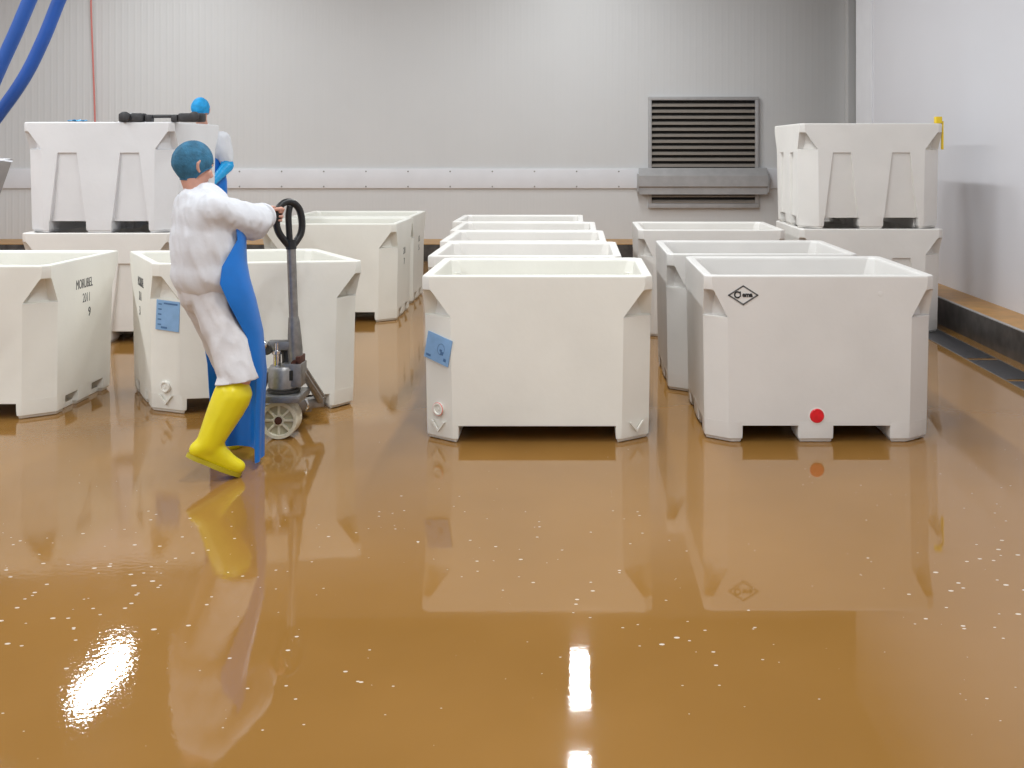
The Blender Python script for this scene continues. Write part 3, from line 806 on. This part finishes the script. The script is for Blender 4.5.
def hairnet(L, rot, parent, m, k=1., low=-.045, brow=.035):
    bm = bmesh.new(); n = 40; rows = 16; rings = []
    top = .128
    for i in range(rows + 1):
        t = i / rows
        ring = []
        for j in range(n):
            a = 2 * PI * j / n
            ff = math.cos(a)                 # 1 = face side
            edge = brow * max(ff, 0) ** .6 + (low) * (1 - max(ff, 0) ** .6) if ff > 0 else low
            ph = t * PI / 2
            zz = edge + (top - edge) * math.sin(ph)
            q = max(0., 1 - max(0, (zz - .012) / (top - .012)) ** 2) ** .5 if zz > .012 else 1 - .22 * ((.012 - zz) / .06) ** 2
            puff = 1 + .03 * math.sin(9 * a + 3 * t) * (1 - t) + .02 * noise.noise(Vector((ff * 3, math.sin(a) * 3, zz * 40)))
            if t < .07: puff *= .965
            rx, ry = .086 * q * puff, .109 * q * puff
            ring.append(bm.verts.new(L(math.sin(a) * rx, -.010 + ff * ry, zz)))
        rings.append(ring)
    band = [v.co.copy() for v in rings[0]]
    for r0, r1 in zip(rings, rings[1:]):
        for j in range(n): bm.faces.new((r0[j], r0[(j + 1) % n], r1[(j + 1) % n], r1[j]))
    bmesh.ops.remove_doubles(bm, verts=bm.verts, dist=.0006)
    bmesh.ops.recalc_face_normals(bm, faces=bm.faces)
    bmesh.ops.solidify(bm, geom=bm.faces[:], thickness=.002)
    h = obj('hair_net', bm, m, parent, 60)
    bm = bmesh.new(); tube(bm, band, .004, 6, closed=True)
    obj('elastic_band', bm, m, h)
def grip_hand(bm, wrist, tube_c, axis, toward, k=1., thumb_up=1):
    """palm and five fingers closed round a bar: axis = bar direction, toward = from wrist to bar"""
    t = axis.normalized(); a = (toward - t * toward.dot(t)).normalized(); n = t.cross(a)
    kn = tube_c - a * .020 + n * .030
    heel = wrist.lerp(tube_c, .35) + n * .008
    for i in range(4): cap(bm, heel + t * (i - 1.5) * .014, .015, kn + t * (i - 1.5) * .021, .0125, 1)
    for i, ln in enumerate((.9, 1.04, 1., .82)):
        o = t * (i - 1.5) * .0225
        pts = [kn + o, tube_c + o + a * .012 + n * .029, tube_c + o + a * .030 * ln + n * .004, tube_c + o + a * .018 * ln - n * .020 * ln, tube_c + o - a * .004 - n * .026]
        chain(bm, pts, [.0112, .0100, .0092, .0084, .0074], 1)
    b0 = heel - n * .004 + t * thumb_up * .018
    chain(bm, [b0, b0.lerp(tube_c, .5) - n * .022 + t * thumb_up * .020, tube_c - n * .028 + a * .0 + t * thumb_up * .030, tube_c - n * .024 + a * .022 + t * thumb_up * .026], [.0135, .0120, .0105, .0085], 1)
def loose_hand(bm, wrist, dirv, palm_n, side=1):
    d = dirv.normalized(); n = (palm_n - d * palm_n.dot(d)).normalized(); w = d.cross(n) * side
    for i in range(4): cap(bm, wrist + w * (i - 1.5) * .011, .016, wrist + d * .085 + w * (i - 1.5) * .021, .0125, 1)
    for i, ln in enumerate((.9, 1.05, 1., .78)):
        b = wrist + d * .085 + w * (i - 1.5) * .0215
        chain(bm, [b, b + (d * .038 + n * .008) * ln, b + (d * .062 + n * .024) * ln, b + (d * .072 + n * .044) * ln], [.0112, .0100, .0092, .0078], 1)
    b = wrist + d * .02 - w * .022
    chain(bm, [b, b + d * .035 - w * .026 + n * .008, b + d * .062 - w * .030 + n * .020, b + d * .084 - w * .026 + n * .028], [.0140, .0122, .0108, .0086], 1)

UP = Vector((0, 0, 1))
def boot(parent, knee, ankle, toe_dir, m, foot_pitch=0., heel_drop=.07):
    """tall rubber boot: shaft, foot, sole"""
    td = toe_dir.normalized()
    bm = bmesh.new()
    top = knee.lerp(ankle, .24)
    chain(bm, [top, knee.lerp(ankle, .45), knee.lerp(ankle, .8), ankle], [.092, .086, .070, .060])
    dn = (ankle - knee).normalized(); 
    s = td.cross(UP).normalized(); dwn = td.cross(s).normalized()
    if dwn.dot(dn) < 0: dwn = -dwn
    hl = ankle - td * .035 + dwn * .045; ball = ankle + td * .125 + dwn * .050; tip = ankle + td * .175 + dwn * .052
    chain(bm, [ankle, hl], [.055, .040]); chain(bm, [ankle, ankle + td * .07 + dwn * .03, ball, tip], [.052, .046, .042, .036])
    chain(bm, [hl, ball], [.038, .042])
    b = fuse('boot', bm, m, parent, .011, 4)
    bm = bmesh.new(); pts = []
    for i in range(28):
        a = 2 * PI * i / 28; u = math.cos(a); v = math.sin(a)
        w = .046 * (1 + .12 * u) * (.82 if -.55 < u < -.0 else 1)
        pts.append((.07 + u * .138, v * w))
    o = ankle + dwn * .072
    prism(bm, pts, lambda x, y: o + td * x + s * y, lambda x, y: o + td * x + s * y + dwn * .020)
    so = obj('sole', bm, M['sole'], b)
    return b

# --- worker with the pallet jack ---------------------------------------------
fw = Vector((math.sin(R(52)), math.cos(R(52)), 0)); rg = Vector((fw.y, -fw.x, 0))
pel = P(209, 283, 5.0)
base = Vector((pel.x, 5.0, 0))
wk1 = thing('person', base, 'walking person in white coat, blue apron and yellow boots pulling the pallet jack', 'person')
Q = lambda px, py, d: P(px, py, d) - base
pel = Q(207, 282, 5.0)
chest = Q(203, 222, 5.0); neck0 = Q(199, 198, 5.0); hc = Q(194, 165, 4.99)
shR = chest + rg * .165 + UP * .075; shL = chest - rg * .165 + UP * .075
loopc = lp(277.2, 214) + Vector((jx, JD, 0)) - base
wrR = loopc + Vector((-.045, -.055, -.004)); elR = Q(252, 221, 5.12)
elL = Q(186, 252, 5.36); wrL = Q(218, 262, 5.50)
hipR = pel + rg * .045 - UP * .02; hipL = pel - rg * .06 - UP * .02
knR = Q(240, 380, 4.86); anR = Q(209, 443, 4.80)
knL = Q(234, 370, 5.26); anL = Q(238, 433, 5.36)
toeR = (Q(236, 470, 4.94) - anR); toeR.z = toeR.z
dirR = Vector((.17, .08, -.10)); dirL = Vector((.30, .92, 0))
bm = bmesh.new()
Lh, roth = head(bm, hc, Vector((math.sin(R(42)), math.cos(R(42)), -.2)).normalized(), UP, .93)
cap(bm, hc - UP * .07 - fw * .012, .052, neck0, .056)
chain(bm, [neck0, chest, pel + UP * .06, pel], [.07, .11, .105, .11])
cap(bm, shL, .052, shR, .052); cap(bm, hipL, .085, hipR, .085)
chain(bm, [shR, elR, wrR], [.050, .038, .026]); chain(bm, [shL, elL, wrL], [.050, .038, .026])
chain(bm, [hipR, knR, anR], [.080, .052, .038]); chain(bm, [hipL, knL, anL], [.080, .052, .038])
cap(bm, anR, .036, anR + dirR.normalized() * .08 - UP * .01, .022); cap(bm, anL, .036, anL + dirL.normalized() * .08 - UP * .02, .022)
tdir = (lp(277.5, 212) - lp(276.5, 224))
grip_hand(bm, wrR, loopc, tdir, Vector((.6, .75, 0)))
loose_hand(bm, wrL, Vector((.5, .5, -.6)), -rg, 1)
body = fuse('body', bm, M['skin'], wk1, .0058, 2)
face(Lh, roth, wk1, .93)
hairnet(Lh, roth, wk1, M['net'], .93, low=-.085, brow=.02)
# coat
bm = bmesh.new()
rot = Matrix((rg, fw, UP)).transposed()
ico(bm, chest + UP * .02, .215, .135, .16, rot, 3)
ico(bm, chest.lerp(pel, .42) - fw * .005, .210, .152, .265, rot, 3)
ico(bm, pel + UP * .055, .200, .165, .16, rot, 3)
cap(bm, shL, .080, shR - UP * .005, .078); cap(bm, neck0 - UP * .02, .078, chest + UP * .07, .13)
chain(bm, [shR - UP * .01, shR.lerp(elR, .5) - UP * .018, elR - UP * .008, wrR.lerp(elR, .68), wrR.lerp(elR, .46)], [.080, .096, .096, .084, .062])
chain(bm, [shL, elL, wrL.lerp(elL, .15)], [.090, .085, .060])
coat = fuse('coat', bm, M['coat'], wk1, .009, 18, .010, 13., (1, 1, .30))
bm = bmesh.new(); u_, v_ = frame((wrR - elR).normalized())
cc = wrR.lerp(elR, .28)
tube(bm, [cc + (u_ * math.cos(2 * PI * j / 24) + v_ * math.sin(2 * PI * j / 24)) * .060 for j in range(24)], .014, 8, closed=True); obj('cuff', bm, M['coat'], coat)
bm = bmesh.new(); nk = neck0 + UP * .012
tube(bm, [nk + (rg * math.cos(2 * PI * j / 28) * .066 + fw * math.sin(2 * PI * j / 28) * .070) + UP * (.012 * -math.sin(2 * PI * j / 28)) for j in range(28)], .017, 8, closed=True); obj('collar', bm, M['coat'], coat)
# trousers
bm = bmesh.new()
cap(bm, hipL, .115, hipR, .115); cap(bm, pel + UP * .03, .13, pel - UP * .03, .14)
chain(bm, [hipR - UP * .02, hipR.lerp(knR, .5), knR, knR.lerp(anR, .36)], [.112, .094, .090, .103])
chain(bm, [hipL - UP * .02, hipL.lerp(knL, .5), knL, knL.lerp(anL, .36)], [.115, .098, .092, .098])
tr = fuse('trousers', bm, M['trouser'], wk1, .010, 4, .013, 11., (1, 1, .42))
bm = bmesh.new(); bm.from_mesh(tr.data)
hem = Vector((0, 0, Q(0, 387, 4.86).z))
bmesh.ops.bisect_plane(bm, geom=bm.verts[:] + bm.edges[:] + bm.faces[:], plane_co=hem, plane_no=Vector((.12, -.05, -1)).normalized(), clear_outer=True)
bmesh.ops.holes_fill(bm, edges=[e for e in bm.edges if e.is_boundary]); bm.to_mesh(tr.data); bm.free()
b1 = boot(wk1, knR, anR, dirR, M['boot']); b2 = boot(wk1, knL, anL, dirL, M['boot'])
# apron: bib and skirt hanging in front of the body, wrapping round the sides
bm = bmesh.new(); rows = []
prof = [  # height, centre x/y offset along fw, radius across, radius forward, half wrap angle
    (1.26, .06, .15, .12, 46), (1.12, .05, .20, .14, 70), (1.00, .03, .225, .155, 100), (.92, .03, .232, .165, 108), (.82, .045, .235, .18, 106),
    (.66, .075, .225, .19, 100), (.46, .095, .215, .19, 97), (.26, .095, .20, .18, 95), (.035, .095, .205, .175, 94)]
n = 36
for h_, off, ra, rf, wa in prof:
    row = []
    cxy = pel.copy(); t = max(0, min(1, (h_ - .9) / .35)); cxy = pel.lerp(chest, t); cxy.z = h_
    for j in range(n + 1):
        wr_ = min(wa, wa - max(0, .96 - h_) * 75) if h_ > .55 else 66
        a = R(-wa + (wa + max(66, wr_)) * j / n)
        fold = 1 + (.035 * math.sin(a * 7 + h_ * 2) + .02 * math.sin(a * 13 + 1)) * max(0, (.95 - h_)) * 1.1
        row.append(bm.verts.new(cxy + fw * (off + math.cos(a) * rf * fold) + rg * (math.sin(a) * ra * fold)))
    rows.append(row)
for r0, r1 in zip(rows, rows[1:]):
    for j in range(n): bm.faces.new((r0[j], r0[j + 1], r1[j + 1], r1[j]))
bmesh.ops.subdivide_edges(bm, edges=bm.edges[:], cuts=1, use_grid_fill=True, smooth=.6)
bmesh.ops.recalc_face_normals(bm, faces=bm.faces)
bmesh.ops.solidify(bm, geom=bm.faces[:], thickness=.005)
ap = obj('apron', bm, M['apron'], wk1, 60)

# --- worker behind the left stack ---------------------------------------------
pd = 9.62; base2 = Vector(((205 - CX) / (F / pd), pd, .30))
bs = thing('step_stool', (base2.x, pd, 0), 'grey step the far worker stands on behind the left tub stack', 'step')
bm = bmesh.new(); box(bm, -.32, .32, -.22, .22, .26, .30, .012); obj('step_board', bm, M['galv'], bs)
for sx in (-1, 1):
    for sy in (-1, 1):
        bm = bmesh.new(); box(bm, sx * .28 - .02, sx * .28 + .02, sy * .18 - .02, sy * .18 + .02, 0, .265, .003); obj('leg', bm, M['galv'], bs)
w2 = thing('person', base2, 'person in blue hair net and white sleeves standing behind the left tub stack', 'person')
Q2 = lambda px, py, d=pd: P(px, py, d) - base2
f2 = Vector((.12, -1, 0)).normalized(); r2 = Vector((f2.y, -f2.x, 0))
h2 = Q2(200.5, 110.5, 9.56); n2 = Q2(203, 126, 9.62); ch2 = Q2(204, 148, 9.64); pe2 = Q2(204, 205, 9.66)
sA = Q2(222.5, 139, 9.62); sB_ = Q2(186, 137, 9.62)
eA = Q2(227.5, 166, 9.60); wA = Q2(213, 182, 9.40)
eB = Q2(180, 166, 9.60); wB = Q2(192, 182, 9.40)
hA, hB_ = pe2 + Vector((.085, 0, 0)), pe2 - Vector((.085, 0, 0))
kA, kB = Vector((hA.x + .02, -.03, .50)), Vector((hB_.x - .02, -.03, .50))
aA, aB = Vector((kA.x, 0.02, .10)), Vector((kB.x, .02, .10))
bm = bmesh.new(); L2, rot2 = head(bm, h2, (f2 + Vector((0, 0, -.75))).normalized(), UP, .96)
cap(bm, h2 - UP * .06, .05, n2 - UP * .02, .055); chain(bm, [n2 - UP * .03, ch2, pe2], [.07, .11, .11])
cap(bm, sA, .05, sB_, .05); cap(bm, hA, .085, hB_, .085)
chain(bm, [sA, eA, wA], [.05, .038, .027]); chain(bm, [sB_, eB, wB], [.05, .038, .027])
chain(bm, [hA, kA, aA], [.08, .052, .038]); chain(bm, [hB_, kB, aB], [.08, .052, .038])
fuse('body', bm, M['skin'], w2, .0075, 2)
face(L2, rot2, w2, .96); hairnet(L2, rot2, w2, M['net_bright'], .96, low=-.055)
bm = bmesh.new(); ico(bm, ch2, .195, .13, .2, None, 3); ico(bm, ch2.lerp(pe2, .6), .18, .135, .3, None, 3)
cap(bm, sA, .072, sB_, .072); cap(bm, n2 - UP * .03, .075, ch2, .12)
chain(bm, [sA, sA.lerp(eA, .5), sA.lerp(eA, .8)], [.076, .074, .062]); chain(bm, [sB_, sB_.lerp(eB, .8)], [.076, .062])
fuse('coat', bm, M['coat'], w2, .013, 4, .008, 10., (1, 1, .5))
for e_, s_, w_, sd in ((eA, sA, wA, 1), (eB, sB_, wB, -1)):
    bm = bmesh.new(); chain(bm, [e_.lerp(s_, .27), e_, e_.lerp(w_, .6), w_], [.056, .058, .046, .036])
    loose_hand(bm, w_, (w_ - e_).normalized(), Vector((0, 0, -1)), sd)
    fuse('glove', bm, M['glove'], w2, .0065, 2, .003, 20.)
bm = bmesh.new(); cap(bm, hA, .11, hB_, .11)
for h_, k_, a_ in ((hA, kA, aA), (hB_, kB, aB)): chain(bm, [h_, k_, k_.lerp(a_, .3)], [.11, .082, .08])
fuse('trousers', bm, M['trouser'], w2, .014, 4, .008, 10.)
for k_, a_ in ((kA, aA), (kB, aB)): boot(w2, k_, a_, f2, M['boot'])
bm = bmesh.new(); rows = []
for h_, ra, rf, wa in ((1.26, .14, .13, 50), (1.10, .20, .16, 85), (.95, .215, .17, 100), (.6, .22, .19, 100), (.3, .225, .20, 98)):
    row = []
    for j in range(25):
        a = R(-wa + 2 * wa * j / 24); row.append(bm.verts.new(Vector((pe2.x, .02, h_)) + f2 * math.cos(a) * rf + r2 * math.sin(a) * ra))
    rows.append(row)
for r0, r1 in zip(rows, rows[1:]):
    for j in range(24): bm.faces.new((r0[j], r0[j + 1], r1[j + 1], r1[j]))
bmesh.ops.recalc_face_normals(bm, faces=bm.faces); bmesh.ops.solidify(bm, geom=bm.faces[:], thickness=.005)
obj('apron', bm, M['apron'], w2, 60)

# ------------------------------------------------------------------ lamps
LAMP_E = 120.
li = 0
for X in (-5.9, 0.02):
    for Y in ((-2.0, .8, 3.4, 5.6, 7.7, 9.8, 12.7) if X < -1 else (-2.0, .8, 3.5, 5.9, 8.2, 10.4, 12.7)):
        la = bpy.data.lights.new('ceiling_lamp', 'AREA'); la.shape = 'RECTANGLE'; la.size = .22; la.size_y = 1.25
        la.energy = LAMP_E * (1.35 if Y < 4.5 else .9) * (1.2 if X < -1 else 1.); la.color = (.945, .985, 1.)
        o = bpy.data.objects.new('ceiling_lamp_light', la); o.location = (X, Y, 4.995)
        t = thing('ceiling_lamp', (X, Y, 5.0), 'long ceiling lamp above the wet floor, outside the picture', 'lamp', 'ceiling lamps')
        bm = bmesh.new(); box(bm, -.14, .14, -.66, .66, .0, .09, .01); obj('lamp_housing', bm, M['lamp_housing'], t)
        bm = bmesh.new()
        for yy in (-.45, .45): tube(bm, [(0, yy, .08), (0, yy, HC - 5.0)], .012, 8)
        obj('hanger', bm, M['galv'], t)
        C.objects.link(o); o.parent = t; o.location = (0, 0, -.006)

w = bpy.data.worlds.new('world'); S.world = w; w.use_nodes = True
w.node_tree.nodes['Background'].inputs[0].default_value = (.8, .85, .95, 1)
w.node_tree.nodes['Background'].inputs[1].default_value = .05

# ------------------------------------------------------------------ camera
cd = bpy.data.cameras.new('camera'); cam = bpy.data.objects.new('camera', cd); C.objects.link(cam)
cam.location = (0, 0, EYE); cam.rotation_euler = (R(90), 0, 0)
cd.sensor_width = 36; cd.lens = 36
cd.shift_x = -(CX - 512) / 1024; cd.shift_y = -(384 - CY) / 1024
cd.clip_end = 60
S.camera = cam
vs = S.view_settings
vs.view_transform = 'Standard'; vs.look = 'None'; vs.gamma = 1; vs.use_curve_mapping = False; vs.exposure = -.64
S.cycles.use_denoising = True
S.cycles.max_bounces = 8; S.cycles.diffuse_bounces = 5
